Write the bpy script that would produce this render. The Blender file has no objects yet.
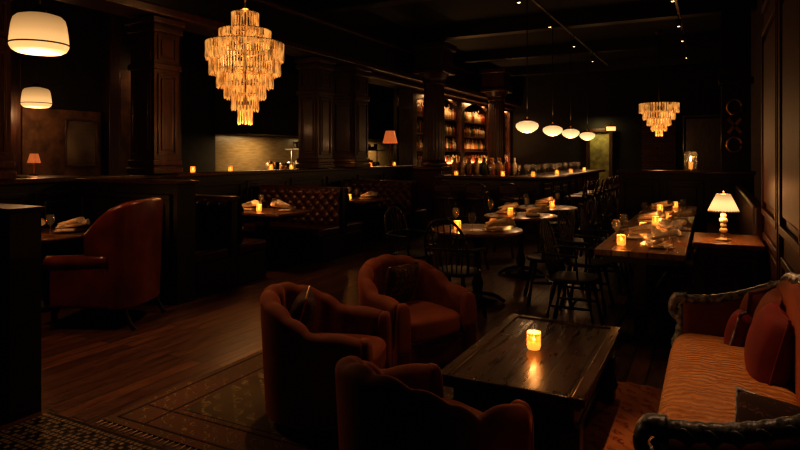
import bpy, bmesh, math, random
from mathutils import Vector, Matrix
random.seed(7)
PI=math.pi
H=4.4
sc=bpy.context.scene
sc.view_settings.view_transform='Standard'
try: sc.view_settings.look='Medium High Contrast'
except Exception as e: print('look',e)
sc.view_settings.exposure=0.0

# ---------------------------------------------------------------- materials
def _new(name):
    m=bpy.data.materials.new(name); m.use_nodes=True
    nt=m.node_tree; b=nt.nodes['Principled BSDF']
    return m,nt,b
def mat(name,col,rough=.6,metal=0.,var=.35,scale=6.,stretch=(1,1,1),bump=0.,sheen=0.,coat=0.,emis=None,es=0.,spec=.5,col2=None,detail=4):
    m,nt,b=_new(name); N=nt.nodes; L=nt.links
    b.inputs['Roughness'].default_value=rough; b.inputs['Metallic'].default_value=metal
    b.inputs['Specular IOR Level'].default_value=spec
    if sheen: 
        b.inputs['Sheen Weight'].default_value=sheen
        b.inputs['Sheen Roughness'].default_value=.4
        b.inputs['Sheen Tint'].default_value=(min(1,col[0]*3+.2),min(1,col[1]*3+.08),min(1,col[2]*3+.03),1)
    if coat: b.inputs['Coat Weight'].default_value=coat; b.inputs['Coat Roughness'].default_value=.12
    tc=N.new('ShaderNodeTexCoord'); mp=N.new('ShaderNodeMapping'); mp.inputs['Scale'].default_value=stretch
    L.new(tc.outputs['Object'],mp.inputs['Vector'])
    no=N.new('ShaderNodeTexNoise'); no.inputs['Scale'].default_value=scale; no.inputs['Detail'].default_value=detail
    L.new(mp.outputs['Vector'],no.inputs['Vector'])
    cr=N.new('ShaderNodeValToRGB')
    c1=tuple(c*(1-var) for c in col)+(1,); c2=(col2 if col2 else tuple(min(1,c*(1+var)) for c in col))+(1,)
    cr.color_ramp.elements[0].color=c1; cr.color_ramp.elements[0].position=.35
    cr.color_ramp.elements[1].color=c2; cr.color_ramp.elements[1].position=.68
    L.new(no.outputs['Fac'],cr.inputs['Fac']); L.new(cr.outputs['Color'],b.inputs['Base Color'])
    if bump:
        bp=N.new('ShaderNodeBump'); bp.inputs['Strength'].default_value=bump; bp.inputs['Distance'].default_value=.01
        L.new(no.outputs['Fac'],bp.inputs['Height']); L.new(bp.outputs['Normal'],b.inputs['Normal'])
    if emis: b.inputs['Emission Color'].default_value=tuple(emis)+(1,); b.inputs['Emission Strength'].default_value=es
    return m
def brick(name,c1,c2,mort,scale,bw,rh,rot=0,ms=.015,rough=.7,bump=.3,off=.5,coat=0,vert=None,rvar=0,spec=.5):
    m,nt,b=_new(name); N=nt.nodes; L=nt.links
    tc=N.new('ShaderNodeTexCoord'); mp=N.new('ShaderNodeMapping'); mp.inputs['Rotation'].default_value=vert if vert else (0,0,rot)
    L.new(tc.outputs['Object'],mp.inputs['Vector'])
    br=N.new('ShaderNodeTexBrick'); br.inputs['Scale'].default_value=scale; br.inputs['Brick Width'].default_value=bw
    br.inputs['Row Height'].default_value=rh; br.inputs['Mortar Size'].default_value=ms; br.offset=off
    br.inputs['Color1'].default_value=c1+(1,); br.inputs['Color2'].default_value=c2+(1,); br.inputs['Mortar'].default_value=mort+(1,)
    L.new(mp.outputs['Vector'],br.inputs['Vector'])
    no=N.new('ShaderNodeTexNoise'); no.inputs['Scale'].default_value=5; no.inputs['Detail'].default_value=6
    mp2=N.new('ShaderNodeMapping'); mp2.inputs['Scale'].default_value=(6,.8,6)
    L.new(tc.outputs['Object'],mp2.inputs['Vector']); L.new(mp2.outputs['Vector'],no.inputs['Vector'])
    mx=N.new('ShaderNodeMixRGB'); mx.blend_type='MULTIPLY'; mx.inputs['Fac'].default_value=.8
    cr=N.new('ShaderNodeValToRGB'); cr.color_ramp.elements[0].position=.3; cr.color_ramp.elements[0].color=(.4,.4,.4,1)
    cr.color_ramp.elements[1].position=.7
    L.new(no.outputs['Fac'],cr.inputs['Fac']); L.new(br.outputs['Color'],mx.inputs[1]); L.new(cr.outputs['Color'],mx.inputs[2])
    L.new(mx.outputs[0],b.inputs['Base Color']); b.inputs['Roughness'].default_value=rough; b.inputs['Specular IOR Level'].default_value=spec
    if rvar:
        mr=N.new('ShaderNodeMapRange'); mr.inputs['From Min'].default_value=.3; mr.inputs['From Max'].default_value=.7
        mr.inputs['To Min'].default_value=rough-rvar; mr.inputs['To Max'].default_value=rough+rvar
        L.new(no.outputs['Fac'],mr.inputs['Value']); L.new(mr.outputs['Result'],b.inputs['Roughness'])
    if coat: b.inputs['Coat Weight'].default_value=coat; b.inputs['Coat Roughness'].default_value=.2
    bp=N.new('ShaderNodeBump'); bp.inputs['Strength'].default_value=bump; bp.inputs['Distance'].default_value=.005; bp.invert=True
    L.new(br.outputs['Fac'],bp.inputs['Height']); L.new(bp.outputs['Normal'],b.inputs['Normal'])
    return m
def glow(name,col,es,rough=.4,base=None,var=0.,scale=30,stretch=(1,1,1)):
    m,nt,b=_new(name); N=nt.nodes; L=nt.links
    b.inputs['Base Color'].default_value=(base or col)+(1,); b.inputs['Roughness'].default_value=rough
    b.inputs['Emission Color'].default_value=col+(1,); b.inputs['Emission Strength'].default_value=es
    if var:
        tc=N.new('ShaderNodeTexCoord'); no=N.new('ShaderNodeTexNoise'); no.inputs['Scale'].default_value=scale
        mp=N.new('ShaderNodeMapping'); mp.inputs['Scale'].default_value=stretch
        L.new(tc.outputs['Object'],mp.inputs['Vector']); L.new(mp.outputs['Vector'],no.inputs['Vector'])
        mr=N.new('ShaderNodeMapRange'); mr.inputs['From Min'].default_value=.35; mr.inputs['From Max'].default_value=.65
        mr.inputs['To Min'].default_value=es*(1-var); mr.inputs['To Max'].default_value=es*(1+var)
        L.new(no.outputs['Fac'],mr.inputs['Value']); L.new(mr.outputs['Result'],b.inputs['Emission Strength'])
    return m
def lit_z(name,col,base,stops,zr,rough=.4):
    """lamp glass whose inner glow varies with height (bulb inside)"""
    m,nt,b=_new(name); N=nt.nodes; L=nt.links
    b.inputs['Base Color'].default_value=base+(1,); b.inputs['Roughness'].default_value=rough
    b.inputs['Emission Color'].default_value=col+(1,)
    tc=N.new('ShaderNodeTexCoord'); sp=N.new('ShaderNodeSeparateXYZ'); L.new(tc.outputs['Object'],sp.inputs[0])
    mr=N.new('ShaderNodeMapRange'); mr.inputs['From Min'].default_value=zr[0]; mr.inputs['From Max'].default_value=zr[1]
    L.new(sp.outputs['Z'],mr.inputs['Value'])
    cr=N.new('ShaderNodeFloatCurve'); cu=cr.mapping.curves[0]; mxv=max(s[1] for s in stops)
    cu.points[0].location=(stops[0][0],stops[0][1]/mxv); cu.points[1].location=(stops[-1][0],stops[-1][1]/mxv)
    for s in stops[1:-1]: cu.points.new(s[0],s[1]/mxv)
    cr.mapping.update(); L.new(mr.outputs['Result'],cr.inputs['Value'])
    mu=N.new('ShaderNodeMath'); mu.operation='MULTIPLY'; mu.inputs[1].default_value=mxv; L.new(cr.outputs['Value'],mu.inputs[0])
    L.new(mu.outputs[0],b.inputs['Emission Strength'])
    return m
def glass(name,col=(.9,.85,.8),tr=.75,es=0.,ec=(1,.5,.15)):
    m,nt,b=_new(name); N=nt.nodes; L=nt.links
    t=N.new('ShaderNodeBsdfTransparent'); t.inputs['Color'].default_value=col+(1,)
    mx=N.new('ShaderNodeMixShader'); mx.inputs['Fac'].default_value=1-tr
    b.inputs['Roughness'].default_value=.05; b.inputs['Base Color'].default_value=col+(1,); b.inputs['Metallic'].default_value=.4
    if es: b.inputs['Emission Color'].default_value=ec+(1,); b.inputs['Emission Strength'].default_value=es
    out=N['Material Output']
    L.new(t.outputs[0],mx.inputs[1]); L.new(b.outputs[0],mx.inputs[2]); L.new(mx.outputs[0],out.inputs['Surface'])
    return m

M={}
M['wood_dark']=mat('mahogany_dark',(.044,.014,.007),.36,scale=4,stretch=(8,8,1),var=.5,coat=.15)
M['wood_black']=mat('ebonised_wood',(.006,.004,.0032),.44,scale=5,stretch=(6,6,1),var=.4)
M['wood_pier']=mat('mahogany_pier',(.055,.010,.006),.5,scale=4,stretch=(8,8,1),var=.45,spec=.35)
M['wood_top']=mat('oak_table_top',(.20,.085,.03),.38,scale=5,stretch=(9,1,1),var=.45,coat=.25,bump=.1)
M['coffee']=brick('coffee_table_planks',(.042,.019,.007),(.065,.030,.011),(.004,.002,.001),1,1.3,.135,rot=PI/2,ms=.006,rough=.34,bump=.8,off=.0,coat=.0,rvar=.14,spec=.32)
M['floor']=brick('walnut_floorboards',(.17,.064,.025),(.07,.025,.011),(.005,.003,.002),1,1.6,.125,rot=PI/2,ms=.006,rough=.38,bump=.5,off=.37,coat=.1,rvar=.1)
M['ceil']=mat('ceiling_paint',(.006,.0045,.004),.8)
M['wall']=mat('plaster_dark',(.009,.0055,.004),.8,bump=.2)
M['plaster']=mat('aged_plaster',(.11,.055,.028),.8,var=.5,scale=5,bump=.5)
M['brickw']=brick('brick_wall',(.16,.06,.03),(.10,.035,.018),(.05,.03,.02),1,.24,.08,ms=.012,rough=.85,vert=(PI/2,0,0))
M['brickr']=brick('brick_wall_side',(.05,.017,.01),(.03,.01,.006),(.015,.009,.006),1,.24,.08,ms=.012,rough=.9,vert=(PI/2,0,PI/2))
M['velvet']=mat('rust_velvet',(.205,.050,.019),.75,sheen=.5,var=.35,scale=3,bump=.1)
M['velvet_sofa']=mat('sofa_rust_velvet',(.16,.036,.014),.75,sheen=.4,var=.35,scale=3,bump=.1)
M['velvet_dk']=mat('wine_velvet',(.14,.011,.010),.75,sheen=.3,var=.35,scale=4,bump=.1)
M['leather']=mat('oxblood_leather',(.055,.014,.009),.34,var=.4,scale=8,bump=.15)
M['wing']=mat('red_leather',(.12,.021,.012),.33,var=.35,scale=5,bump=.15)
M['silver']=mat('silvered_carved_wood',(.27,.31,.38),.36,metal=.25,var=.7,scale=34,bump=.6)
M['gold']=mat('aged_brass',(.45,.25,.08),.3,metal=1,var=.3)
M['brass_dk']=mat('dark_brass',(.10,.055,.025),.4,metal=1)
M['black']=mat('black_iron',(.007,.006,.006),.45,metal=.3)
M['linen']=mat('linen_napkin',(.80,.66,.50),.85,var=.15,scale=20)
M['china']=mat('china_plate',(.5,.42,.34),.2,var=.1)
M['wax']=mat('candle_wax',(.8,.55,.3),.6,emis=(1,.35,.06),es=1.0)
M['flame']=glow('candle_flame',(1,.66,.25),30)
def votg():
    m=lit_z('votive_glass',(1,.36,.06),(.9,.6,.3),[(0,1.6),(.35,1.1),(.65,.45),(1,.12)],(0,.095),.08)
    nt=m.node_tree; N=nt.nodes; L=nt.links; t=N.new('ShaderNodeBsdfTransparent'); t.inputs['Color'].default_value=(1,.85,.6,1)
    mx=N.new('ShaderNodeMixShader'); mx.inputs['Fac'].default_value=.5
    L.new(t.outputs[0],mx.inputs[1]); L.new(N['Principled BSDF'].outputs[0],mx.inputs[2]); L.new(mx.outputs[0],N['Material Output'].inputs['Surface'])
    return m
M['votive']=votg()
M['drink']=glass('clear_glass',(.9,.88,.85),.80)
M['shade']=lit_z('milk_glass_shade',(1,.54,.20),(.8,.7,.5),[(0,1.05),(.35,.9),(.6,.6),(1,.25)],(-.18,.165))
M['globe']=lit_z('opal_globe',(1,.62,.28),(.8,.7,.5),[(0,1.5),(.5,1.1),(1,.35)],(-.13,.085))
M['pleat']=lit_z('pleated_silk_shade',(1,.56,.22),(.8,.65,.4),[(0,.9),(.45,1.3),(.8,.8),(1,.5)],(.25,.40))
M['redshade']=glow('red_silk_shade',(1,.24,.06),.42,base=(.6,.15,.05),var=.2)
M['murano']=glow('amber_glass_prism',(1,.45,.11),.36,base=(.75,.48,.2),rough=.12,var=.8,scale=14,stretch=(1,1,.6))
M['bulb']=glow('bulb_glow',(1,.65,.3),9)
M['cream']=mat('alabaster_beads',(.65,.5,.32),.3,var=.2)
M['mirror']=mat('antique_mirror',(.10,.075,.055),.22,metal=1,var=.5,scale=3)
M['exit']=glow('exit_sign_glow',(1,.50,.20),1.3)
M['tile_w']=mat('mosaic_tile_pale',(.20,.15,.10),.35,var=.25,scale=20)
M['tile_b']=mat('mosaic_tile_black',(.010,.008,.007),.3)
M['steel']=mat('kitchen_steel',(.45,.4,.33),.3,metal=1)
M['kitchen']=brick('kitchen_tile',(.75,.60,.38),(.62,.48,.30),(.25,.18,.1),1,.2,.1,ms=.008,rough=.3,vert=(PI/2,0,PI/2))
M['greenwall']=mat('vestibule_paint',(.3,.26,.10),.7)

def pleats():
    m,nt,b=_new('mustard_pleated_silk'); N=nt.nodes; L=nt.links
    tc=N.new('ShaderNodeTexCoord'); w=N.new('ShaderNodeTexWave'); w.bands_direction='Y'
    w.inputs['Scale'].default_value=8; w.inputs['Distortion'].default_value=9.0; w.inputs['Detail'].default_value=3; w.inputs['Detail Scale'].default_value=1.1
    L.new(tc.outputs['Object'],w.inputs['Vector'])
    no=N.new('ShaderNodeTexNoise'); no.inputs['Scale'].default_value=5; no.inputs['Detail'].default_value=5; L.new(tc.outputs['Object'],no.inputs['Vector'])
    mxf=N.new('ShaderNodeMixRGB'); mxf.inputs['Fac'].default_value=.6; L.new(w.outputs['Fac'],mxf.inputs[1]); L.new(no.outputs['Fac'],mxf.inputs[2])
    cr=N.new('ShaderNodeValToRGB'); cr.color_ramp.elements[0].color=(.34,.12,.020,1); cr.color_ramp.elements[0].position=.25
    cr.color_ramp.elements[1].color=(.58,.25,.045,1); cr.color_ramp.elements[1].position=.8
    L.new(mxf.outputs[0],cr.inputs['Fac']); L.new(cr.outputs['Color'],b.inputs['Base Color'])
    bp=N.new('ShaderNodeBump'); bp.inputs['Strength'].default_value=.7; bp.inputs['Distance'].default_value=.014
    L.new(w.outputs['Fac'],bp.inputs['Height']); L.new(bp.outputs['Normal'],b.inputs['Normal'])
    b.inputs['Roughness'].default_value=.5; b.inputs['Sheen Weight'].default_value=.15
    return m
M['mustard']=pleats()
def ornament(name,ca,cb,cc,scale,wear=.5):
    m,nt,b=_new(name); N=nt.nodes; L=nt.links
    tc=N.new('ShaderNodeTexCoord')
    v=N.new('ShaderNodeTexVoronoi'); v.inputs['Scale'].default_value=scale; v.inputs['Randomness'].default_value=.6
    L.new(tc.outputs['Object'],v.inputs['Vector'])
    mg=N.new('ShaderNodeTexMagic'); mg.turbulence_depth=3; mg.inputs['Scale'].default_value=scale*.55; mg.inputs['Distortion'].default_value=1.6
    L.new(tc.outputs['Object'],mg.inputs['Vector'])
    cr=N.new('ShaderNodeValToRGB'); cr.color_ramp.interpolation='CONSTANT'; e=cr.color_ramp.elements
    e[0].color=cc+(1,); e[1].position=.32; e[1].color=ca+(1,)
    x=e.new(.2); x.color=cb+(1,); x=e.new(.5); x.color=cb+(1,); x=e.new(.56); x.color=ca+(1,)
    L.new(v.outputs['Distance'],cr.inputs['Fac'])
    cr2=N.new('ShaderNodeValToRGB'); cr2.color_ramp.elements[0].position=.45; cr2.color_ramp.elements[1].position=.55
    L.new(mg.outputs['Fac'],cr2.inputs['Fac'])
    mx=N.new('ShaderNodeMixRGB'); L.new(cr2.outputs['Color'],mx.inputs['Fac']); L.new(cr.outputs['Color'],mx.inputs[1]); mx.inputs[2].default_value=cc+(1,)
    no=N.new('ShaderNodeTexNoise'); no.inputs['Scale'].default_value=2.2; no.inputs['Detail'].default_value=8; L.new(tc.outputs['Object'],no.inputs['Vector'])
    cr3=N.new('ShaderNodeValToRGB'); cr3.color_ramp.elements[0].position=.38; cr3.color_ramp.elements[1].position=.72
    L.new(no.outputs['Fac'],cr3.inputs['Fac'])
    m2=N.new('ShaderNodeMixRGB'); L.new(cr3.outputs['Color'],m2.inputs['Fac']); L.new(mx.outputs[0],m2.inputs[1]); m2.inputs[2].default_value=tuple(c*wear for c in ca)+(1,)
    L.new(m2.outputs[0],b.inputs['Base Color']); b.inputs['Roughness'].default_value=.95
    return m
M['rug_field']=ornament('persian_field',(.13,.10,.042),(.30,.22,.09),(.06,.036,.018),9,.8)
M['rug_border']=ornament('persian_border',(.085,.058,.026),(.28,.19,.08),(.12,.05,.025),14,.8)
M['shag']=ornament('rust_wool',(.42,.12,.04),(.14,.035,.015),(.55,.22,.08),11,.6)
M['pattern']=ornament('brocade',(.05,.022,.015),(.22,.10,.05),(.03,.014,.01),22)

# ---------------------------------------------------------------- mesh builder
class MB:
    def __init__(s): s.bm=bmesh.new(); s.mats=[]
    def mi(s,k):
        m=M[k]
        if m not in s.mats: s.mats.append(m)
        return s.mats.index(m)
    def box(s,x0,x1,y0,y1,z0,z1,k,bev=0.,T=None,seg=2):
        bm=s.bm; i=s.mi(k)
        g=bmesh.ops.create_cube(bm,size=1)
        vs=g['verts']
        for v in vs: v.co=Vector(((x0+x1)/2+v.co.x*(x1-x0),(y0+y1)/2+v.co.y*(y1-y0),(z0+z1)/2+v.co.z*(z1-z0)))
        fs=list({f for v in vs for f in v.link_faces})
        for f in fs: f.material_index=i
        if bev>0:
            es=list({e for v in vs for e in v.link_edges})
            r=bmesh.ops.bevel(bm,geom=es,offset=bev,segments=seg,affect='EDGES',profile=.6)
            vs=list({v for f in r['faces'] for v in f.verts}|{v for v in vs if v.is_valid})
            for f in r['faces']: f.material_index=i; f.smooth=True
        if T is not None:
            for v in vs: v.co=T@v.co
    def grid(s,fn,nu,nv,k,cu=False,cv=False,smooth=True,capu=False,T=None):
        bm=s.bm; i=s.mi(k); V=[]
        for a in range(nu):
            row=[]
            for b in range(nv):
                p=Vector(fn(a/(nu if cu else nu-1),b/(nv if cv else nv-1)))
                if T is not None: p=T@p
                row.append(bm.verts.new(p))
            V.append(row)
        for a in range(nu if cu else nu-1):
            for b in range(nv if cv else nv-1):
                f=bm.faces.new((V[a][b],V[(a+1)%nu][b],V[(a+1)%nu][(b+1)%nv],V[a][(b+1)%nv])); f.material_index=i; f.smooth=smooth
        if capu:
            for r in (V[0],V[-1]):
                try:
                    f=bm.faces.new(r); f.material_index=i
                except Exception: pass
        return V
    def lathe(s,prof,k,n=20,c=(0,0,0),T=None,smooth=True,flute=0.,nf=0):
        def fn(a,b):
            r,z=prof[min(len(prof)-1,int(round(a*(len(prof)-1))))]
            th=b*2*PI; rr=max(r,.0004)*(1+flute*math.cos(nf*th))
            return (c[0]+rr*math.cos(th),c[1]+rr*math.sin(th),c[2]+z)
        s.grid(fn,len(prof),n,k,cv=True,smooth=smooth,T=T)
    def tube(s,pts,r,k,n=8,T=None,sub=1,closed=False):
        P=[Vector(p) for p in pts]
        if sub>1:
            Q=[];m=len(P)
            for j in range(m-1):
                p0=P[max(j-1,0)];p1=P[j];p2=P[j+1];p3=P[min(j+2,m-1)]
                for q in range(sub):
                    t=q/sub
                    Q.append(.5*((2*p1)+(p2-p0)*t+(2*p0-5*p1+4*p2-p3)*t*t+(3*p1-p0-3*p2+p3)*t**3))
            Q.append(P[-1]); P=Q
        m=len(P)
        rad=(lambda t:r) if not callable(r) else r
        fr=[]
        up=Vector((.13,.21,1)).normalized()
        for j in range(m):
            d=(P[min(j+1,m-1)]-P[max(j-1,0)]).normalized()
            a=d.cross(up)
            if a.length<.1: a=d.cross(Vector((1,0,0)))
            a.normalize(); b=d.cross(a).normalized()
            fr.append((a,b))
        def fn(a,b):
            j=int(round(a*(m-1))); A,B=fr[j]; th=b*2*PI; rr=rad(j/(m-1))
            return P[j]+A*(rr*math.cos(th))+B*(rr*math.sin(th))
        s.grid(fn,m,n,k,cv=True,capu=True,T=T)
    def sq(s,c,a,k,e=.35,e2=None,T=None,n=14,dz=None):
        e2=e2 or e
        def pw(x,p): return math.copysign(abs(x)**p,x)
        def fn(u,v):
            la=-PI/2+PI*u; lo=2*PI*v
            x=a[0]*pw(math.cos(la),e)*pw(math.cos(lo),e2); y=a[1]*pw(math.cos(la),e)*pw(math.sin(lo),e2); z=a[2]*pw(math.sin(la),e)
            if dz: z+=dz(x,y,z)
            return (c[0]+x,c[1]+y,c[2]+z)
        s.grid(fn,n,n*2,k,cv=True,T=T)
    def pillow(s,c,a,k,rz,tilt,fr=None):
        """square scatter cushion: pinched corners, plump middle, piped edge. a=(half thickness, half width, half height)"""
        T=R(z=rz,y=tilt,t=c); n=17
        def P(u,v,sg):
            y=(u*2-1); z=(v*2-1); ed=max(0,(1-y*y)*(1-z*z))
            pin=1-.10*(abs(y)*abs(z))**0-.08*((1-abs(y)**2)*abs(z)**6+(1-abs(z)**2)*abs(y)**6)
            return (sg*a[0]*ed**.42, y*a[1]*pin*1.1, z*a[2]*pin*1.1)
        for sg in (-1,1): s.grid(lambda u,v:P(u,v,sg),n,n,k,T=T)
        m=40; ring=[]
        for i in range(n): ring.append(P(i/(n-1),0,1))
        for i in range(1,n): ring.append(P(1,i/(n-1),1))
        for i in range(1,n): ring.append(P(1-i/(n-1),1,1))
        for i in range(1,n): ring.append(P(0,1-i/(n-1),1))
        s.tube(ring,.007,fr or k,6,T=T)
    def shell(s,pts,hts,th,z0,k,lean=0.,flute=0.,nf=0,scal=0.,T=None):
        m=len(pts); P=[Vector((p[0],p[1],0)) for p in pts]
        def fn(a,b):
            j=int(round(a*(m-1)))
            d=(P[min(j+1,m-1)]-P[max(j-1,0)]).normalized(); n=Vector((d.y,-d.x,0))
            h=hts[j]; t=th+flute*abs(math.sin(PI*nf*a)); h=h+scal*abs(math.sin(PI*nf*a))
            K=24; q=int(round(b*(K-1)))
            if q<7: f=q/7; o=0; z=z0+(h-t/2-z0)*f
            elif q<=16: an=PI*(q-7)/9; o=-t/2+t/2*math.cos(an); z=h-t/2+t/2*math.sin(an)
            else: f=(q-16)/7; o=-t; z=(h-t/2)+(z0-(h-t/2))*f
            o+=lean*(z-z0)
            p=P[j]+n*o; return (p.x,p.y,z)
        s.grid(fn,m,24,k,capu=True,T=T)
    def frame_u(s,u,v0,v1,z0,z1,k,w=.05,t=.025,raised=True,sg=-1):
        a,b=(u-t,u) if sg<0 else (u,u+t)
        s.box(a,b,v0,v1,z0,z0+w,k,.006); s.box(a,b,v0,v1,z1-w,z1,k,.006)
        s.box(a,b,v0,v0+w,z0+w,z1-w,k,.006); s.box(a,b,v1-w,v1,z0+w,z1-w,k,.006)
        if raised:
            a,b=(u-t*.7,u) if sg<0 else (u,u+t*.7)
            s.box(a,b,v0+w*2,v1-w*2,z0+w*2,z1-w*2,k,.012)
    def frame_v(s,v,u0,u1,z0,z1,k,w=.05,t=.025,raised=True):
        s.box(u0,u1,v-t,v,z0,z0+w,k,.006); s.box(u0,u1,v-t,v,z1-w,z1,k,.006)
        s.box(u0,u0+w,v-t,v,z0+w,z1-w,k,.006); s.box(u1-w,u1,v-t,v,z0+w,z1-w,k,.006)
        if raised: s.box(u0+w*2,u1-w*2,v-t*.7,v,z0+w*2,z1-w*2,k,.012)
    def mesh(s,name):
        bmesh.ops.recalc_face_normals(s.bm,faces=s.bm.faces)
        me=bpy.data.meshes.new(name); s.bm.to_mesh(me); s.bm.free()
        for m in s.mats: me.materials.append(m)
        return me
    def build(s,name,loc=(0,0,0),rz=0.,sc_=1.):
        return place(s.mesh(name),name,loc,rz,sc_)
def place(me,name,loc=(0,0,0),rz=0.,sc_=1.):
    o=bpy.data.objects.new(name,me); bpy.context.collection.objects.link(o)
    o.location=loc; o.rotation_euler=(0,0,rz); o.scale=(sc_,)*3
    return o
def light(parent,typ,loc,en,col=(1,.55,.22),size=.05,name='bulb_light',rot=None,spot=None,sy=None):
    l=bpy.data.lights.new(name,typ); l.energy=en; l.color=col
    if typ=='AREA':
        l.size=size
        if sy: l.shape='RECTANGLE'; l.size_y=sy
    else: l.shadow_soft_size=size
    if typ=='SPOT': l.spot_size=spot or 1.2; l.spot_blend=.8
    o=bpy.data.objects.new(name,l); bpy.context.collection.objects.link(o)
    o.parent=parent; o.location=loc
    if rot: o.rotation_euler=rot
    return o
def R(z=0,x=0,y=0,t=(0,0,0)): return Matrix.Translation(Vector(t))@Matrix.Rotation(z,4,'Z')@Matrix.Rotation(y,4,'Y')@Matrix.Rotation(x,4,'X')

# ---------------------------------------------------------------- shell of the room
b=MB(); b.box(-10,1.6,-1.6,22.2,-.1,0,'floor'); b.build('floor')
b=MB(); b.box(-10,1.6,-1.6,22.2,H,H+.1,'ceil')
for v in (2.2,5.6,9,12.4,15.8,19.2): b.box(-9.6,1.4,v,v+.28,H-.28,H,'wood_black')
b.build('ceiling')
b=MB(); b.box(.42,1.6,-1.5,6.1,0,H,'wood_pier')
for (a,c) in ((-1.3,.2),(.4,1.9),(2.05,3.35),(3.5,4.5),(4.72,5.95)):
    b.frame_u(.42,a,c,1.0,2.55,'wood_pier',w=.055,t=.03); b.frame_u(.42,a,c,2.7,3.9,'wood_pier',w=.055,t=.03); b.frame_u(.42,a,c,.2,.85,'wood_pier',w=.05,t=.02)
for v in (4.56,4.68): b.box(.395,.42,v,v+.04,0,H,'wood_pier',.008)
b.box(.36,.42,-1.5,6.1,4.0,4.12,'wood_pier',.02)
b.build('wall_right')
b=MB(); b.box(.75,1.6,6.12,22,0,H,'brickr'); b.build('wall_right_rear')
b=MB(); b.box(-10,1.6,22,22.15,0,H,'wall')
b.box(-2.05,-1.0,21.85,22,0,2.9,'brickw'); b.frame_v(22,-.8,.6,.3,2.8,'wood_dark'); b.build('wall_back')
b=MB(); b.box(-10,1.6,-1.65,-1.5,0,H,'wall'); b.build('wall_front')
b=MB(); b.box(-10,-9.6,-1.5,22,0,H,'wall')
b.box(-9.6,-9.5,5.6,6.95,1.15,2.25,'plaster'); b.box(-9.6,-9.5,7.35,8.4,.9,3.05,'plaster')
for v in (5.3,7.05,8.45): b.box(-9.6,-9.4,v,v+.22,0,H,'wood_dark',.01)
b.build('wall_left')

b=MB(); b.box(-3.42,-1.6,1.2,2.17,0,.004,'tile_b')
for i in range(54):
    for j in range(29):
        x=-3.41+i*.033; y=1.21+j*.0325
        if (i%4==0)or(j%4==0)or((i+j)%2==0): b.box(x,x+.024,y,y+.024,.004,.006,'tile_w')
b.build('mosaic_tile_floor')

# ---------------------------------------------------------------- rug
b=MB(); b.box(-3.05,-.62,2.24,4.5,.0,.008,'rug_border'); b.box(-2.74,-.62,2.54,4.20,.008,.011,'rug_field')
for q in (2.30,2.49,4.24,4.40): b.box(-3.0,-.62,q,q+.012,.008,.0105,'pattern')
for q in (-3.0,-2.79): b.box(q,q+.012,2.3,4.42,.008,.0105,'pattern')
for i in range(60):
    x=-3.04+i*.04
    b.tube([(x,2.24,.004),(x+random.uniform(-.01,.01),2.19,.003)],.003,'linen',4)
b.build('persian_rug')
b=MB()
def shagf(a,c):
    x=-.61+a*.92; y=2.0+c*2.2
    e=min(a,1-a,c,1-c)
    return (x+.012*math.sin(c*60),y+.012*math.sin(a*50),.001+min(1,e*20)*(.003+.006*random.random()))
b.grid(shagf,60,130,'shag'); b.build('shag_rug')

# ---------------------------------------------------------------- coffee table
b=MB()
b.box(-.33,.33,-.595,.595,.36,.42,'coffee',.008)
b.box(-.29,.29,-.55,.55,.25,.36,'wood_black',.005)
for x in (-.35,.29):
    b.box(x,x+.06,-.62,.62,.385,.428,'coffee',.008)
for y in (-.62,.57):
    b.box(-.29,.29,y,y+.05,.385,.428,'coffee',.008)
for x in (-.27,.27):
    for y in (-.53,.53):
        b.box(x-.05,x+.05,y-.05,y+.05,0,.27,'wood_black',.01)
        b.lathe([(.055,.06),(.07,.1),(.055,.14)],'wood_black',12,(x,y,0))
b.box(-.25,.25,-.5,.5,.1,.13,'wood_black',.004)
b.build('coffee_table',(-.83,3.29,.013))

# ---------------------------------------------------------------- barrel chairs
def barrel_mesh(pillow):
    b=MB(); pts=[];h=[];Rr=.385
    n1=10;n2=54
    for i in range(n1): t=i/n1; pts.append((-Rr+.02*(1-t),-.33+.33*t)); h.append(.60+.03*t)
    for i in range(n2+1):
        an=PI-PI*i/n2; pts.append((Rr*math.cos(an),.0+Rr*.98*math.sin(an))); h.append(.63+.19*math.sin(PI*i/n2)**.8)
    for i in range(1,n1+1): t=i/n1; pts.append((Rr-.02*t,-.33*t)); h.append(.63-.03*t)
    pts=[(-x,y) for x,y in pts]
    b.shell(pts,h,.105,.07,'velvet',lean=.05,flute=.022,nf=9,scal=.016)
    for sx in (-1,1):
        b.sq((sx*.315,-.335,.335),(.062,.045,.27),'velvet',.5)
    b.box(-.30,.30,-.35,.2,.09,.29,'velvet',.03,seg=3)
    b.sq((0,-.075,.38),(.275,.31,.09),'velvet',.35,.5,n=18)
    b.sq((0,.12,.36),(.24,.18,.07),'velvet',.4)
    b.tube([(-.27,-.34,.30),(0,-.37,.30),(.27,-.34,.30)],.008,'velvet_dk',6,sub=4)
    for x in (-.25,.25):
        for y in (-.27,.22): b.lathe([(.018,0),(.03,.09)],'wood_black',10,(x,y,0))
    if pillow:
        b.pillow((.02,.17,.62),(.085,.19,.17),'pattern',PI/2+.25,-.28,'gold')
    return b.mesh('barrel_armchair')
mP=barrel_mesh(True); mN=barrel_mesh(False)
place(mP,'barrel_armchair',(-1.88,3.80,.012),math.radians(62),.89)
place(mP,'barrel_armchair',(-1.96,2.86,.012),math.radians(108),.88)
place(mN,'barrel_armchair',(-1.03,2.19,.012),math.radians(155),.845)

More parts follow.
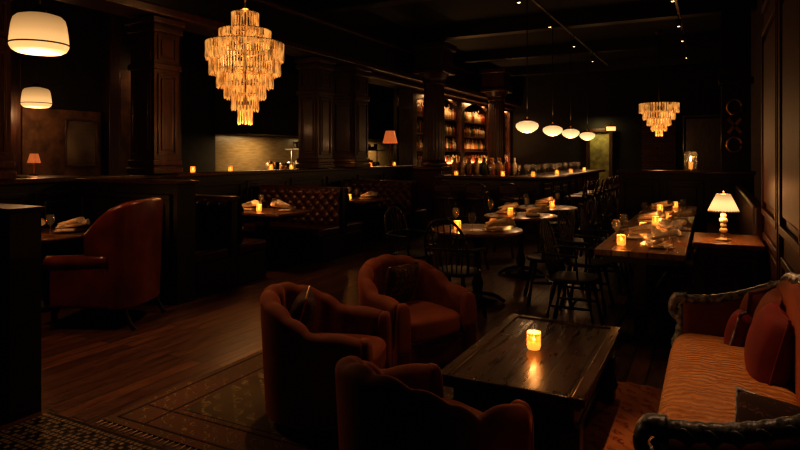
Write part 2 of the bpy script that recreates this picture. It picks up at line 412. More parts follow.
# ---------------------------------------------------------------- wing chair
b=MB()
pts=[(.36,-.02),(.37,.1),(.375,.2),(.36,.29)]+[(.33*math.cos(a),.30+.12*math.sin(a)) for a in [PI*i/14 for i in range(1,14)]]+[(-.36,.29),(-.375,.2),(-.37,.1),(-.36,-.02)]
hh=[.88,1.0,1.08,1.12]+[1.13+.03*math.sin(PI*i/14) for i in range(1,14)]+[1.12,1.08,1.0,.88]
b.shell(pts,hh,.085,.2,'wing',lean=.03)
for sx in (-1,1):
    b.box(min(sx*.29,sx*.39),max(sx*.29,sx*.39),-.34,.2,.2,.58,'wing',.03,seg=3)
    b.tube([(sx*.35,-.37,.60),(sx*.35,-.1,.61),(sx*.345,.2,.62)],.062,'wing',14,sub=3)
    for q in range(12): b.sq((sx*.35+.058*math.cos(q*PI/6),-.375,.60+.058*math.sin(q*PI/6)),(.008,.006,.008),'gold',1,n=5)
b.box(-.31,.31,-.36,.3,.2,.34,'wing',.025,seg=3)
b.sq((0,-.06,.41),(.285,.33,.075),'wing',.3,n=16)
for x in (-.3,.3):
    b.tube([(x,-.3,.22),(x*1.08,-.33,.12),(x*1.02,-.31,.03),(x*1.1,-.35,.0)],lambda t:.032-.014*t,'wood_black',8,sub=4)
    b.tube([(x,.3,.22),(x,.34,.1),(x,.4,.0)],.02,'wood_black',8,sub=3)
for z in (.7,.85,1.0):
    for x in (-.15,-.05,.05,.15): b.sq((x,.315-.01,z),(.012,.01,.012),'leather',1,n=6)
b.build('wingback_armchair',(-4.86,3.64,0),math.radians(-66),.96)

# ---------------------------------------------------------------- sofa
b=MB()
pts=[];h=[]
for i in range(12): t=i/12; pts.append((-.33+.53*t,-.93)); h.append(.64+.10*t**2)
for i in range(9): a=-PI/2+PI/2*i/8; pts.append((.2+.14*math.cos(a),-.79+.14*math.sin(a))); h.append(.74+.07*i/8)
for i in range(1,30): t=i/30; pts.append((.34,-.79+1.58*t)); h.append(.81+.13*math.sin(PI*t)**.7+.03*math.exp(-((t-.5)/.07)**2))
for i in range(9): a=PI/2*i/8; pts.append((.2+.14*math.cos(a),.79+.14*math.sin(a))); h.append(.81-.05*i/8)
for i in range(1,13): t=i/12; pts.append((.2-.53*t,.93)); h.append(.76-.10*(1-(1-t)**2))
b.shell(pts,h,.10,.2,'velvet_sofa')
path=[(p[0]-.05*(1 if i>14 and i<len(pts)-15 else 0),p[1]*(1-.05/.93*(1)),hh_+.008) for i,(p,hh_) in enumerate(zip(pts,h))]
b.tube(path,lambda t:.026*(1+.06*math.sin(t*330)),'silver',12,sub=6)
for i in range(2,len(path)-2,2):
    p=Vector(path[i]); d=(Vector(path[i+1])-Vector(path[i-1])).normalized(); nn=Vector((-d.y,d.x,0))
    for sg in (-1,1):
        b.tube([p-d*.035+nn*sg*.012,p+nn*sg*.026+Vector((0,0,.008)),p+d*.035+nn*sg*.032-Vector((0,0,.014))],lambda t:.009*(1.1-t),'silver',6,sub=3)
for sy in (-1,1):
    y=sy*.885; dz_=-.02 if sy<0 else 0
    b.tube([(-.31,y,.67+dz_),(-.38,y,.665+dz_),(-.41,y,.61+dz_),(-.375,y,.565+dz_),(-.335,y,.60+dz_),(-.36,y,.63+dz_)],lambda t:.036-.016*t,'silver',10,sub=6)
    b.tube([(-.36,y,.58),(-.345,y,.5),(-.38,y,.4),(-.35,y,.3),(-.36,y,.2)],lambda t:.036*(1+.15*math.sin(t*30)),'silver',10,sub=6)
    b.tube([(-.35,y,.22),(-.37,y,.14),(-.345,y,.06),(-.37,y,.012)],lambda t:.038-.018*t,'silver',10,sub=5)
    b.tube([(.3,y*.9,.22),(.31,y*.9,.1),(.34,y*.9,.012)],lambda t:.03-.01*t,'silver',8,sub=4)
    b.sq((-.36,y,.67+dz_),(.05,.035,.03),'silver',.8,n=8)
for k in range(34):
    y=-.84+k*.051; b.sq((-.365,y,.215+.012*math.sin(k*.9)),(.016,.027,.03),'silver',.8,n=6)
b.box(-.35,.3,-.86,.86,.19,.31,'velvet_sofa',.02)
b.sq((-.06,0,.40),(.33,.835,.12),'mustard',.42,.3,n=34,dz=lambda x,y,z:.045*(1-(y/.835)**2)*(1 if z>0 else 0)+.004*math.sin(y*38+4*x))
b.pillow((.15,.70,.65),(.10,.19,.16),'velvet_sofa',-.6,.22)
b.pillow((.19,.42,.67),(.11,.20,.18),'velvet_sofa',-.12,.28)
b.pillow((.03,.58,.60),(.08,.14,.12),'velvet_dk',-.4,.35,'silver')
b.pillow((.15,.10,.66),(.12,.19,.18),'velvet_dk',.05,.32)
b.pillow((.10,-.64,.585),(.09,.18,.12),'pattern',1.25,.7,'silver')
b.tube([(-.02,.44,.50),(.0,.55,.50),(.04,.68,.50)],.012,'velvet_dk',6,sub=4)
for v in b.bm.verts: v.co.x*=.76
b.build('carved_sofa',(.118,2.90,.014))

# ---------------------------------------------------------------- windsor chairs
def windsor():
    b=MB()
    b.sq((0,0,.445),(.215,.205,.022),'wood_black',.4,.75,n=12)
    for x in (-1,1):
        for y in (-1,1):
            p0=Vector((x*.13,y*.13,.43)); p1=Vector((x*.2,y*.21,0))
            b.tube([p0.lerp(p1,t/8) for t in range(9)],lambda t:.017+.006*math.sin(t*9)-.004*t,'wood_black',8)
        b.tube([(x*.165,-.165,.22),(x*.165,.165,.22)],lambda t:.009+.006*math.sin(PI*t),'wood_black',6,sub=4)
    b.tube([(-.165,0,.22),(.165,0,.22)],.011,'wood_black',6)
    bow=[(-.19,.15,.46),(-.205,.19,.62),(-.19,.225,.78),(-.11,.25,.90),(0,.255,.935),(.11,.25,.90),(.19,.225,.78),(.205,.19,.62),(.19,.15,.46)]
    b.tube(bow,.013,'wood_black',8,sub=5)
    for i in range(-3,4):
        x=i*.045; zt=.925-.12*(abs(i)/3)**2.2
        b.tube([(x,.17,.46),(x*1.25,.21,.68),(x*1.45,.25-.01*abs(i)/3,zt)],.006,'wood_black',6,sub=3)
    b.tube([(-.235,-.08,.66),(-.235,.08,.665),(-.2,.2,.67),(0,.245,.675),(.2,.2,.67),(.235,.08,.665),(.235,-.08,.66)],.013,'wood_black',8,sub=4)
    for x in (-1,1): b.tube([(x*.19,-.07,.46),(x*.232,-.06,.66)],.009,'wood_black',6)
    return b.mesh('windsor_chair')
mw=windsor()
for (u,v,a) in ((-1.04,5.28,90),(-1.07,6.08,88),(-1.07,7.1,90),(-1.07,7.75,90),(-1.07,8.7,92),(-1.07,9.3,90),
    (-2.80,5.72,85),(-1.48,6.16,-70),(-2.05,5.08,176),(-2.78,7.3,92),(-1.46,7.5,-85),(-2.75,8.7,90),(-1.46,8.75,-90),(-2.1,9.35,0)):
    place(mw,'windsor_chair',(u,v,0),math.radians(a))

# ---------------------------------------------------------------- tables
def round_table():
    b=MB(); b.lathe([(0,.715),(.43,.715),(.45,.722),(.455,.735),(.45,.748),(.44,.75),(0,.75)],'wood_top',40)
    b.lathe([(.12,.0),(.2,.03),(.05,.06),(.045,.12),(.06,.2),(.035,.28),(.04,.6),(.09,.69),(.2,.715)],'black',16)
    for i in range(4):
        a=i*PI/2+.4; b.tube([(0,0,.1),(.16*math.cos(a),.16*math.sin(a),.08),(.27*math.cos(a),.27*math.sin(a),.015)],.018,'black',8,sub=3)
    return b.mesh('round_pedestal_table')
mr=round_table()
for (u,v) in ((-2.1,5.79),(-2.1,7.36),(-2.1,8.66)): place(mr,'round_pedestal_table',(u,v,0))
place(mr,'round_pedestal_table',(-5.80,3.60,0),0,.98)
def long_table(L):
    b=MB()
    for i in range(5): b.box(-.33+i*.132,-.33+i*.132+.130,-L/2,L/2,.705,.75,'wood_top',.004)
    b.box(-.28,.28,-L/2+.1,L/2-.1,.64,.705,'wood_black')
    for y in (-L/2+.2,L/2-.2):
        b.box(-.25,.25,y-.04,y+.04,.0,.06,'wood_black',.01); b.box(-.05,.05,y-.04,y+.04,.05,.66,'wood_black',.01)
        for sx in (-1,1): b.tube([(sx*.22,y,.05),(sx*.08,y,.35),(sx*.24,y,.65)],.02,'wood_black',8,sub=3)
    b.box(-.02,.02,-L/2+.2,L/2-.2,.2,.28,'wood_black')
    return b.mesh('dining_table')
m1=long_table(1.55)
for v in (5.73,7.4,9.05): place(m1,'dining_table',(-.49,v,0))
b=MB(); b.box(-.5,.5,-.36,.36,.71,.75,'wood_top',.012); b.box(-.4,.4,-.3,.3,.66,.71,'wood_black')
b.lathe([(.2,0),(.05,.05),(.04,.6),(.12,.68)],'black',12); mbt=b.mesh('booth_table')
place(mbt,'booth_table',(-5.30,6.35,0)); place(mbt,'booth_table',(-5.45,8.75,0))

# ---------------------------------------------------------------- booths
def booth(W=1.5):
    b=MB()
    b.box(-W/2,W/2,-.05,.05,0,1.0,'wood_black',.01); b.box(-W/2-.01,W/2+.01,-.075,.075,.97,1.03,'wood_dark',.015)
    for sd in (-1,1):
        b.box(-W/2,W/2,min(sd*.05,sd*.55),max(sd*.05,sd*.55),0,.34,'wood_black',.01)
        b.box(-W/2+.01,W/2-.01,min(sd*.08,sd*.58),max(sd*.08,sd*.58),.34,.47,'leather',.04,seg=3)
        def tuft(a,c):
            x=-W/2+a*W; z=.47+c*.53
            s_=x/.17; t_=z/.17
            d=abs(math.sin(PI*(s_+t_))*math.sin(PI*(s_-t_)))**.45
            ed=min(1,8*min(c,1-c)+.2)
            return (x,sd*(.07+.055*d*ed+.03),z)
        b.grid(tuft,90,34,'leather')
    return b.mesh('tufted_booth_bench')
mb2=booth(); 
for v in (5.20,7.50,9.88): place(mb2,'tufted_booth_bench',(-5.55,v,0))

b=MB(); b.box(0.0,.4,6.2,10.4,0,.36,'wood_black',.01); b.box(-.04,.36,6.2,10.4,.36,.47,'leather',.03); b.box(.34,.44,6.2,10.4,0,1.05,'leather',.03)
b.build('wall_banquette')

# ---------------------------------------------------------------- low walls and piers
b=MB(); b.box(-5.6,-3.48,1.98,2.16,0,1.17,'wood_black'); b.box(-5.6,-3.46,1.96,2.18,1.17,1.20,'wood_black',.01); b.build('half_wall_front')
b=MB(); b.box(-6.3,-4.72,4.30,4.54,0,1.2,'wood_black'); b.box(-6.3,-4.70,4.28,4.58,1.2,1.24,'wood_dark',.01); b.frame_v(4.30,-6.2,-4.8,.12,1.1,'wood_black')
b.build('half_wall_booth')
b=MB(); b.box(-6.6,-6.4,2.6,13.3,0,1.2,'wood_black'); b.box(-6.66,-6.35,2.6,13.3,1.2,1.25,'wood_dark',.01)
for v in (2.8,3.9,5.0,6.1,7.2,8.3,9.4,10.5,11.6): b.frame_u(-6.4,v,v+1.0,.1,1.1,'wood_black',sg=1)
b.build('partition_low')
def pier(name,u0,u1,v0,v1,z0=0,k='wood_dark'):
    Z=3.28; b=MB(); b.box(u0,u1,v0,v1,z0,Z,k)
    for (z,w) in ((z0,.04),(1.36,.03),(2.6,.03),(Z-.2,.04),(Z-.09,.06)): b.box(u0-w,u1+w,v0-w,v1+w,z,z+.08,k,.015)
    for a,c in ((1.5,2.55),(2.72,3.05)):
        b.frame_v(v0,u0+.05,u1-.05,a,c,k,w=.03,t=.018); b.frame_u(u1,v0+.05,v1-.05,a,c,k,w=.03,t=.018,sg=1)
    return b.build(name)
pier('wood_pier',-6.72,-6.28,5.35,5.75,1.255)
pier('wood_pier',-6.72,-6.28,8.95,9.4,1.255)
pier('wood_pier',-6.75,-6.2,10.1,10.6,1.255)
pier('wood_pier',-6.7,-6.3,3.2,3.6,1.255)
b=MB(); b.box(-6.7,-6.3,2.6,21.9,3.38,H-.3,'wood_black'); b.box(-6.76,-6.22,2.6,21.9,3.29,3.42,'wood_dark',.03)
b.box(-6.74,-6.24,2.6,21.9,3.9,3.98,'wood_dark',.02); b.build('trim_header_beam')

b=MB(); b.box(-1.35,.6,10.55,10.75,0,1.2,'wood_black'); b.box(-1.38,.62,10.5,10.8,1.2,1.25,'wood_dark',.01)
for u in (-1.3,-.66,-.02): b.frame_v(10.55,u,u+.58,.1,1.1,'wood_black')
b.build('partition_rear')
b=MB(); b.box(.16,.56,10.60,10.7,1.255,H-.29,'wood_black'); b.box(.12,.60,10.585,10.72,2.6,2.7,'wood_black',.02); b.build('screen_post')
b=MB()
for z in (2.24,1.66): b.tube([(.10*math.cos(t*PI/10),0,z+.115*math.sin(t*PI/10)) for t in range(21)],.022,'gold',8)
b.box(-.14,.14,-.015,.015,-.022,.022,'gold',T=R(y=.9,t=(0,0,1.95))); b.box(-.14,.14,-.015,.015,-.022,.022,'gold',T=R(y=-.9,t=(0,0,1.95)))
b.build('metal_letter_sign',(.34,10.55,0))

# ---------------------------------------------------------------- bar
b=MB()
b.box(-4.55,-2.6,10.4,10.95,0,1.06,'wood_dark'); b.box(-3.15,-2.6,10.95,16.5,0,1.06,'wood_dark')
b.box(-4.62,-2.45,10.25,11.0,1.06,1.12,'wood_dark',.02); b.box(-3.2,-2.45,11.0,16.6,1.06,1.12,'wood_dark',.02)
for u in (-4.5,-3.85,-3.2): b.frame_v(10.4,u,u+.58,.12,1.0,'wood_dark')
for i in range(8): b.frame_u(-2.6,10.5+i*.75,11.15+i*.75,.12,1.0,'wood_dark',sg=1)
b.tube([(-4.5,10.22,.2),(-2.42,10.22,.2),(-2.42,16.4,.2)],.02,'gold',8)
b.build('bar_counter')
b=MB()
b.box(-7.0,-6.6,13.4,21.8,0,1.1,'wood_dark'); b.box(-7.0,-6.42,13.4,21.8,1.1,1.15,'wood_dark',.01)
b.box(-7.1,-7.0,13.4,21.8,1.1,3.27,'mirror')
b.box(-7.05,-6.42,10.8,21.8,3.16,3.27,'wood_dark',.03)
for z in (1.6,2.05,2.5): b.box(-7.0,-6.65,13.5,21.6,z,z+.03,'wood_dark')
for v in (13.5,16.8,19.4,21.6): b.box(-6.95,-6.55,v-.12,v+.12,1.15,3.2,'wood_dark',.01)
for (a,c) in ((13.62,16.68),(16.92,19.28),(19.52,21.5)):
    n=24
    for i in range(n):
        t0=i/n; t1=(i+1)/n; hz=.28*(1-math.sin(PI*(t0+t1)/2))+.04
        b.box(-6.66,-6.6,a+(c-a)*t0,a+(c-a)*t1,3.17-hz,3.17,'wood_dark')
bb=b.build('back_bar')
for v in (15.2,18,20.5):
    light(bb,'AREA',(-6.5,v,3.08),24,(1,.52,.2),.2,'shelf_light',sy=1.8)
    light(bb,'AREA',(-6.45,v,1.25),20,(1,.52,.2),.1,'shelf_uplight',rot=(PI,-.3,0),sy=1.8)
def column():
    b=MB(); z0=1.15
    b.box(-.34,.34,-.34,.34,0,z0,'wood_dark',.02); b.box(-.38,.38,-.38,.38,z0,z0+.09,'wood_dark',.02)
    b.lathe([(.3,z0+.09),(.32,z0+.14),(.28,z0+.2),(.25,z0+.24)],'wood_dark',32)
    b.lathe([(.245,z0+.24),(.25,z0+1.0),(.23,3.15)],'wood_dark',96,flute=.045,nf=20)
    b.lathe([(.24,3.13),(.28,3.17),(.25,3.21),(.3,3.3),(.36,3.4)],'wood_dark',32)
    b.box(-.4,.4,-.4,.4,3.4,3.5,'wood_dark',.02); b.box(-.34,.34,-.34,.34,3.5,H-.32,'wood_dark',.02); b.box(-.42,.42,-.42,.42,H-.45,H-.3,'wood_dark',.03)
    return b.mesh('fluted_column')
mc=column()
for v in (12.95,17.6): place(mc,'fluted_column',(-5.78,v,0))
for nm in (('b_amber',(.42,.17,.04)),('b_green',(.08,.12,.05)),('b_clear',(.65,.52,.36)),('b_red',(.30,.05,.03))):
    M[nm[0]]=mat(nm[0],nm[1],.12,var=.3,scale=20,coat=.5)
def bottle(b,x,y,z,s,k):
    b.lathe([(0,0),(.036*s,0),(.037*s,.17*s),(.03*s,.2*s),(.012*s,.23*s),(.012*s,.3*s),(0,.3*s)],k,7,(x,y,z))
b=MB(); ks=['b_amber','b_green','b_clear','b_red','b_amber','b_clear']
for z in (1.15,1.63,2.08,2.53):
    for uo in ((-6.86,-6.72) if z>1.2 else (-6.86,-6.72,-6.58)):
        v=13.8
        while v<21.4:
            if not any(abs(v-q)<.18 for q in (16.8,19.4)): bottle(b,uo,v,z,random.uniform(.95,1.25),random.choice(ks))
            v+=random.uniform(.1,.15)
bo=b.build('liquor_bottles'); bo.parent=bb
b=MB()
def wineg(b,x,y,z,s=1,k='drink'):
    b.lathe([(.034*s,0),(.032*s,.004),(.004*s,.01),(.004*s,.085*s),(.02*s,.1*s),(.038*s,.13*s),(.04*s,.16*s),(.032*s,.2*s)],k,12,(x,y,z))
for i in range(26): wineg(b,random.uniform(-4.4,-2.7),random.uniform(10.68,10.95),1.12)
for i in range(26): wineg(b,random.uniform(-3.15,-2.85),random.uniform(11,16),1.12)
for i in range(26): bottle(b,-4.45+i*.05,10.90-(i%3)*.07,1.12,1.1,random.choice(ks))
b.build('bar_glassware')
def stool():
    b=MB(); b.sq((0,0,.74),(.19,.19,.04),'leather',.5,n=10)
    for x in (-1,1):
        for y in (-1,1): b.tube([(x*.12,y*.12,.71),(x*.19,y*.19,0)],.016,'wood_dark',8)
    b.tube([(-.17,-.17,.25),(.17,-.17,.25),(.17,.17,.25),(-.17,.17,.25),(-.17,-.17,.25)],.01,'wood_dark',6)
    b.tube([(-.17,.13,.72),(-.18,.17,.95),(0,.21,1.02),(.18,.17,.95),(.17,.13,.72)],.014,'wood_dark',8,sub=4)
    b.box(-.15,.15,.165,.185,.85,.97,'leather',.008)
    return b.mesh('bar_stool')
ms=stool()
for i in range(9): place(ms,'bar_stool',(-2.12,10.9+i*.62,0),math.radians(-90+random.uniform(-8,8)))
for u in (-4.2,-3.6,-3.0): place(ms,'bar_stool',(u,9.95,0),math.radians(180))

# kitchen beyond the low partition: tiled pass-through under a dark soffit
b=MB(); b.box(-9.55,-9.5,9.7,21.8,0,1.95,'kitchen'); b.box(-9.55,-9.5,8.7,9.7,0,3.4,'wall'); b.box(-9.55,-8.6,9.7,21.8,1.95,3.4,'wall'); b.build('kitchen_tiled_wall')
b=MB(); b.box(-8.9,-8.2,9.8,15.5,0,.95,'steel',.01); b.box(-8.95,-8.15,9.8,15.5,.95,1.0,'steel',.01)
b.box(-8.8,-8.4,11.2,15.3,1.62,1.65,'steel')
for v in (11.2,12.5,15.2): b.tube([(-8.6,v,1.0),(-8.6,v,1.65)],.015,'steel',6)
for i in range(100):
    z=random.choice((1.0,1.0,1.65)); v=random.uniform(10.3 if z<1.2 else 11.3,15.2); r=random.uniform(.04,.11); hh2=random.uniform(.12,.42) if z<1.2 else random.uniform(.08,.2)
    b.lathe([(r*.7,0),(r,hh2),(r*.95,hh2)],random.choice(('steel','linen','brass_dk','b_amber','black')),12,(-8.6+random.uniform(-.15,.15),v,z))
kc=b.build('kitchen_counter')
for v,e in ((10.7,30),(13.4,14),(16,34)): light(kc,'AREA',(-9.0,v,1.93),e,(1,.66,.28),.3,'kitchen_light',sy=1.0)

b=MB(); b.box(-3.75,-3.1,21.9,21.98,0,2.3,'greenwall'); b.box(-3.87,-3.75,21.8,21.98,0,2.42,'wood_dark',.01); b.box(-3.1,-2.98,21.8,21.98,0,2.42,'wood_dark',.01); b.box(-3.87,-2.98,21.8,21.98,2.3,2.42,'wood_dark',.01)
d=b.build('door_1'); light(d,'AREA',(-3.4,21.5,2.6),9,(1,.8,.3),.3,'vestibule_light',rot=(.5,0,0))
b=MB(); b.box(-.18,.18,-.02,.02,0,.2,'black',.01); b.box(-.15,.15,-.03,-.018,.03,.17,'exit'); b.box(-.01,.01,-.01,.01,.2,.3,'black'); b.build('exit_sign',(-3.0,21.6,2.3))
b=MB(); b.frame_u(-9.38,6.2,6.8,1.3,2.1,'wood_dark',w=.04,sg=1,raised=False); b.box(-9.4,-9.37,6.24,6.76,1.34,2.06,'mirror'); b.build('framed_mirror')
b=MB(); b.box(-9.5,-9.42,7.82,7.92,3.1,3.3,'brass_dk',.01); b.tube([(-9.44,7.87,3.2),(-9.3,7.87,3.3),(-9.2,7.87,3.2)],.012,'brass_dk',8,sub=4)  # added lamp: no known fixture here, it brightens the unlit plaster panel
b.lathe([(.09,-.12),(.03,0),(.0,.01)],'brass_dk',16,(-9.2,7.87,3.2))
ws=b.build('added_plaster_lamp'); light(ws,'POINT',(-9.2,7.87,3.02),6,(1,.5,.22),.04)
b=MB(); b.box(-.12,.12,-.06,.06,0,.5,'brass_dk',.01)
for z in (.06,.21,.36): 
    for x in (-.09,.01): b.box(x,x+.08,-.066,-.06,z,z+.1,'exit')
b.build('wall_lantern',(-6.5,3.11,1.75),0,.8)

# ---------------------------------------------------------------- cabinet and table lamp
b=MB(); b.box(-.23,.23,-.33,.33,.06,.76,'wood_dark',.008); b.box(-.26,.245,-.36,.36,.76,.80,'wood_top',.01); b.box(-.24,.23,-.34,.34,0,.07,'wood_black',.01)
b.frame_v(-.33,-.2,.20,.12,.7,'wood_dark',w=.04); b.frame_u(-.23,-.3,-.02,.12,.7,'wood_dark',w=.04); b.frame_u(-.23,.02,.3,.12,.7,'wood_dark',w=.04)
for y in (-.05,.05): b.sq((-.26,y,.42),(.012,.012,.012),'gold',1,n=6)
b.build('side_cabinet',(.135,5.72,0))
b=MB()
b.lathe([(0,0),(.055,0),(.058,.012),(.03,.022),(.018,.03)],'cream',20)
z=.03
for r in (.022,.032,.026,.034,.024,.018): b.sq((0,0,z+r*.8),(r,r,r*.85),'cream',1,n=10); z+=r*1.45
b.tube([(0,0,z-.02),(0,0,.30)],.006,'gold',8)
b.lathe([(.115,.25),(.118,.255),(.085,.33),(.055,.395),(.052,.40)],'pleat',90,flute=.03,nf=30)
b.lathe([(.117,.245),(.121,.25),(.118,.26)],'gold',40); b.lathe([(0,.425),(.01,.415),(.006,.4),(.05,.4)],'gold',12)
tl=b.build('table_lamp',(.10,5.58,.801),0,.95)
light(tl,'POINT',(0,0,.30),2.5,(1,.52,.2),.03); light(tl,'POINT',(0,0,.44),2.4,(1,.44,.16),.03); light(tl,'POINT',(-.03,-.03,.22),1.6,(1,.5,.2),.05)

# ---------------------------------------------------------------- votives
def votive():
    b=MB()
    b.lathe([(0,.004),(.034,.004),(.037,.02),(.038,.095),(.036,.095),(.034,.02),(0,.012)],'votive',20)
    for i in range(3): b.lathe([(.0375,.02+i*.03),(.0395,.025+i*.03),(.0375,.03+i*.03)],'votive',20)
    b.lathe([(0,.013),(.030,.013),(.030,.04),(0,.042)],'wax',14)
    b.lathe([(.001,.045),(.006,.052),(.005,.062),(.0005,.076)],'flame',8)
    return b.mesh('votive_candle')
mv=votive()
def candle(u,v,z,e=.35,s=.92):
    o=place(mv,'votive_candle',(u,v,z),0,s); 
    if e>0: light(o,'POINT',(0,0,.105),e,(1,.42,.12),.02,'flame_light')
    return o
candle(-.857,3.26,.435,2.2,1.0)
for (u,v,e) in ((-2.25,5.62,1.3),(-2.0,5.98,.0),(-2.2,7.25,1.3),(-2.0,8.6,1.1),(-5.3,6.2,1.4),(-5.4,8.6,1.4),(-5.72,3.4,1.4),
    (-.65,5.25,1.4),(-.38,5.9,.0),(-.58,6.3,1.1),(-.52,7.0,1.0),(-.43,7.7,.0),(-.58,8.6,.9),(-.43,9.3,.6)): candle(u,v,.752,e)
for (v,e) in ((6.2,.5),(6.95,.0),(7.9,.5),(8.45,.0),(9.7,.5),(11.2,.5),(12.3,0)): candle(-6.5,v,1.252,e)
for (u,v,e) in ((-4.2,10.42,.0),(-3.3,10.42,.5),(-2.75,10.42,0),(-2.6,11.6,.5),(-2.6,12.9,0),(-2.6,14.4,.5)): candle(u,v,1.122,e)
b=MB(); b.lathe([(0,0),(.09,0),(.09,.015),(.03,.03)],'gold',16); b.lathe([(.085,.02),(.095,.12),(.09,.3),(.088,.3)],'drink',20); b.lathe([(.03,.03),(.03,.14),(0,.145)],'wax',12); b.lathe([(.001,.15),(.014,.17),(.010,.2),(.0005,.23)],'flame',8)
hl=b.build('hurricane_lantern',(-.27,10.65,1.252)); light(hl,'POINT',(0,0,.34),1.2,(1,.45,.14),.03); light(hl,'POINT',(.1,-.16,.3),.8,(1,.45,.14),.03)
b=MB(); b.lathe([(0,0),(.08,0),(.07,.02),(.02,.05),(.015,.2),(.03,.3),(.012,.42),(.01,.55)],'brass_dk',16); b.lathe([(.17,.52),(.10,.8),(.098,.8)],'redshade',40,flute=.02,nf=20)
rl=b.build('shaded_lamp',(-6.5,12.1,1.252)); light(rl,'POINT',(0,0,.62),3,(1,.4,.15),.05)
b=MB(); b.lathe([(0,0),(.06,0),(.015,.03),(.012,.2)],'brass_dk',12); b.lathe([(.085,.17),(.05,.3),(.048,.3)],'redshade',24,flute=.02,nf=20)
sl=b.build('small_table_lamp',(-8.3,5.05,1.22)); light(sl,'POINT',(0,0,.14),2,(1,.4,.15),.03)
b=MB(); b.box(-.7,.7,-.2,.2,0,1.2,'wood_black',.01); b.box(-.74,.74,-.24,.24,1.18,1.215,'wood_dark',.01); b.frame_v(-.2,-.6,.6,.1,1.1,'wood_black'); b.build('sideboard',(-8.3,5.05,0))

# napkins + place settings
def napkin():
    b=MB()
    for k,(rz,ln) in enumerate(((.0,.11),(.5,.09),(-.45,.095))):
        def fn(a,c):
            r=.012+.03*a; th=c*2*PI
            return (ln*a*2-ln*.6, r*math.cos(th), .012+.012*k+r*.55*math.sin(th)+.02)
        b.grid(fn,8,14,'linen',cv=True,capu=True,T=R(z=rz,y=-.18))
    b.box(-.06,.06,-.05,.05,.0,.012,'linen',.003)
    return b.mesh('folded_napkin')
mn=napkin()
NP=((-1.9,5.72,20),(-2.35,7.5,60),(-1.93,7.3,10),(-2.2,8.8,10),(-5.05,6.45,200),(-5.6,6.3,20),(-5.2,8.8,0),(-5.62,3.74,40),(-5.98,3.55,10),
    (-.36,5.30,70),(-.62,5.75,20),(-.33,6.15,80),(-.63,7.2,0),(-.33,7.5,30),(-.63,8.9,0))
for (u,v,a) in NP: place(mn,'folded_napkin',(u,v,.760),math.radians(a),1.35)
b=MB()
for (u,v,a) in NP: b.lathe([(0,0),(.07,0),(.12,.008),(.118,.010),(.07,.004),(0,.004)],'china',24,(u,v,.7512))
b.build('dinner_plates')
b=MB()
for (u,v) in ((-2.38,5.9),(-1.8,6.02),(-2.05,5.5),(-2.42,7.15),(-1.8,7.55),(-2.1,7.65),(-2.0,8.95),(-2.35,8.5),(-5.0,6.15),(-5.6,6.6),(-5.6,8.9),(-5.2,8.5),(-.25,5.06),(-.72,5.5),(-.25,5.72),(-.72,6.0),(-.6,5.02),(-.3,7.1),(-.68,7.6),(-.3,8.4),(-5.5,3.5)):
    wineg(b,u,v,.751,.95)
b.build('wine_glasses')

# ---------------------------------------------------------------- chandeliers
def chandelier(tiers,n_per,ztop,name,loc,s=1.):
    b=MB()
    for (r,z1,z0) in tiers:
        b.tube([(r*math.cos(t*PI/16),r*math.sin(t*PI/16),z1) for t in range(33)],.008,'gold',6)
        n=max(6,int(2*PI*r/n_per)); 
        for i in range(n):
            a=2*PI*i/n+random.uniform(-.02,.02); rr=n_per*.33; x=r*math.cos(a); y=r*math.sin(a); zz=z0+random.uniform(-.012,.012)
            b.lathe([(0,z1),(rr,z1),(rr*.75,(z1+zz)/2),(rr,zz+.03),(rr*.4,zz),(0,zz)],'murano',6,(x,y,0),smooth=False)
        for q in range(4):
            a=q*PI/2; b.tube([(0,0,z1),(r*math.cos(a),r*math.sin(a),z1)],.006,'gold',6)
    zt=max(t[1] for t in tiers); zb=min(t[2] for t in tiers)
    b.tube([(0,0,zb+.1),(0,0,ztop)],.012,'brass_dk',8)
    b.lathe([(0,ztop),(.09,ztop-.002),(.08,ztop-.04),(.02,ztop-.08)],'brass_dk',20)
    b.lathe([(.0,zt+.06),(.05,zt+.05),(.09,zt)],'gold',20)
    return b.build(name,loc,0,s)
t1=[(.16,3.28,3.03),(.31,3.06,2.86),(.47,2.90,2.68),(.43,2.74,2.50),(.34,2.56,2.34),(.25,2.40,2.20),(.16,2.26,2.05),(.085,2.12,1.88)]
ch=chandelier(t1,.038,H,'tiered_chandelier',(-5.18,5.8,0))
light(ch,'POINT',(0,0,2.72),7,(1,.5,.18),.12); light(ch,'POINT',(0,0,1.78),18,(1,.5,.18),.1); light(ch,'POINT',(0,0,3.5),5,(1,.5,.18),.1)
t2=[(.42,2.70,2.48),(.34,2.52,2.32),(.25,2.36,2.18),(.16,2.22,2.06),(.07,2.10,1.94)]
c2=chandelier(t2,.06,H,'tiered_chandelier',(-1.05,15.2,0)); light(c2,'POINT',(0,0,1.85),16,(1,.5,.18),.1); light(c2,'POINT',(0,0,2.4),5,(1,.5,.18),.1)
c3=chandelier([(.25,2.75,2.55),(.16,2.57,2.38)],.06,H,'tiered_chandelier',(-7.3,11.6,0)); 

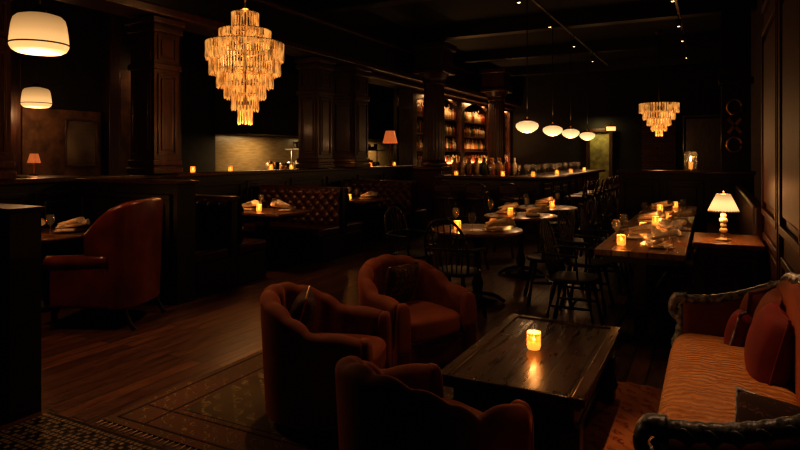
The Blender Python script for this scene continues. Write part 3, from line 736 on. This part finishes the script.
# ---------------------------------------------------------------- pendants
def drum():
    b=MB(); 
    b.lathe([(0,-.18),(.17,-.175),(.205,-.155),(.222,-.125),(.225,-.11)],'shade',40)
    b.lathe([(.225,-.11),(.231,-.11),(.231,-.098),(.225,-.098)],'brass_dk',40)
    b.lathe([(.225,-.098),(.222,-.06),(.216,0),(.208,.06),(.195,.11),(.17,.135),(.12,.15),(.05,.165)],'shade',40)
    b.lathe([(.06,.16),(.055,.2),(.02,.23),(.008,.24)],'brass_dk',20)
    b.tube([(0,0,.22),(0,0,2.15)],.007,'brass_dk',8)
    return b.mesh('drum_pendant_lamp')
md=drum()
for (u,v,z,e,s) in ((-4.47,2.76,2.42,30,.88),(-8.98,5.5,2.37,12,.9)):
    o=place(md,'drum_pendant_lamp',(u,v,z),0,s); light(o,'POINT',(0,0,-.26),e,(1,.52,.22),.12)
b=MB()
b.lathe([(0,-.13),(.08,-.12),(.16,-.075),(.195,-.03),(.2,.0),(.19,.035),(.13,.07),(.06,.085)],'globe',32)
b.lathe([(.065,.08),(.06,.12),(.02,.14),(.008,.16)],'brass_dk',16); b.tube([(0,0,.15),(0,0,2.35)],.007,'black',6)
mg=b.mesh('globe_pendant_lamp')
for v in (10.5,12.45,14.25,16.4):
    o=place(mg,'globe_pendant_lamp',(-2.88,v,2.02)); light(o,'POINT',(0,0,-.2),8,(1,.55,.24),.08); light(o,'POINT',(0,0,.3),1.8,(1,.5,.2),.08)

def track(u,v0,v1,heads,name='track_light'):
    b=MB(); b.box(-.02,.02,v0,v1,H-.34,H-.31,'steel')
    for v in heads:
        b.tube([(0,v,H-.34),(0,v,H-.42)],.012,'black',6); b.lathe([(.03,0),(.045,.02),(.045,.12),(.02,.14)],'black',14,T=R(x=.35,t=(0,v,H-.56)))
        b.lathe([(0,.012),(.024,.012)],'bulb',12,T=R(x=-.35,t=(0,v,H-.57)))
    return b.build(name,(u,0,0))
ta=track(-2.6,3,18,(3.6,5.2,7,9,11,13.2,15.5)); tb=track(-.5,2,18,(2.9,4.2,6,8,10,12,13.6,16)); 
W=(1,.50,.22)
def spot(par,loc,tgt,en,sz=.8):
    o=light(par,'SPOT',loc,en,W,.04,'spot_bulb',spot=sz)
    d=Vector(tgt)-(Vector(loc)+par.location); o.rotation_euler=d.to_track_quat('-Z','Y').to_euler(); return o
spot(tb,(0,2.9,H-.62),(.0,2.78,.4),170,.58)
spot(tb,(0,4.2,H-.62),(-1.3,3.5,.3),26,.9)
spot(ta,(0,3.6,H-.62),(-2.2,2.9,.2),95,.9)
spot(ta,(0,5.2,H-.62),(-3.9,3.3,0),130,.85)
spot(ta,(0,7,H-.62),(-2.1,5.9,.7),26,.9)
spot(tb,(0,6,H-.62),(-.5,5.7,.7),20,.8)

# ---------------------------------------------------------------- world + camera
wd=bpy.data.worlds.new('night'); sc.world=wd; wd.use_nodes=True
wd.node_tree.nodes['Background'].inputs[0].default_value=(.01,.006,.004,1)
cd=bpy.data.cameras.new('camera'); cam=bpy.data.objects.new('camera',cd); bpy.context.collection.objects.link(cam)
cd.lens=27; cd.sensor_width=36; cd.shift_y=-.0875; cd.clip_start=.05
cam.location=(0,0,1.5); cam.rotation_euler=(PI/2,0,math.radians(27.3))
sc.camera=cam
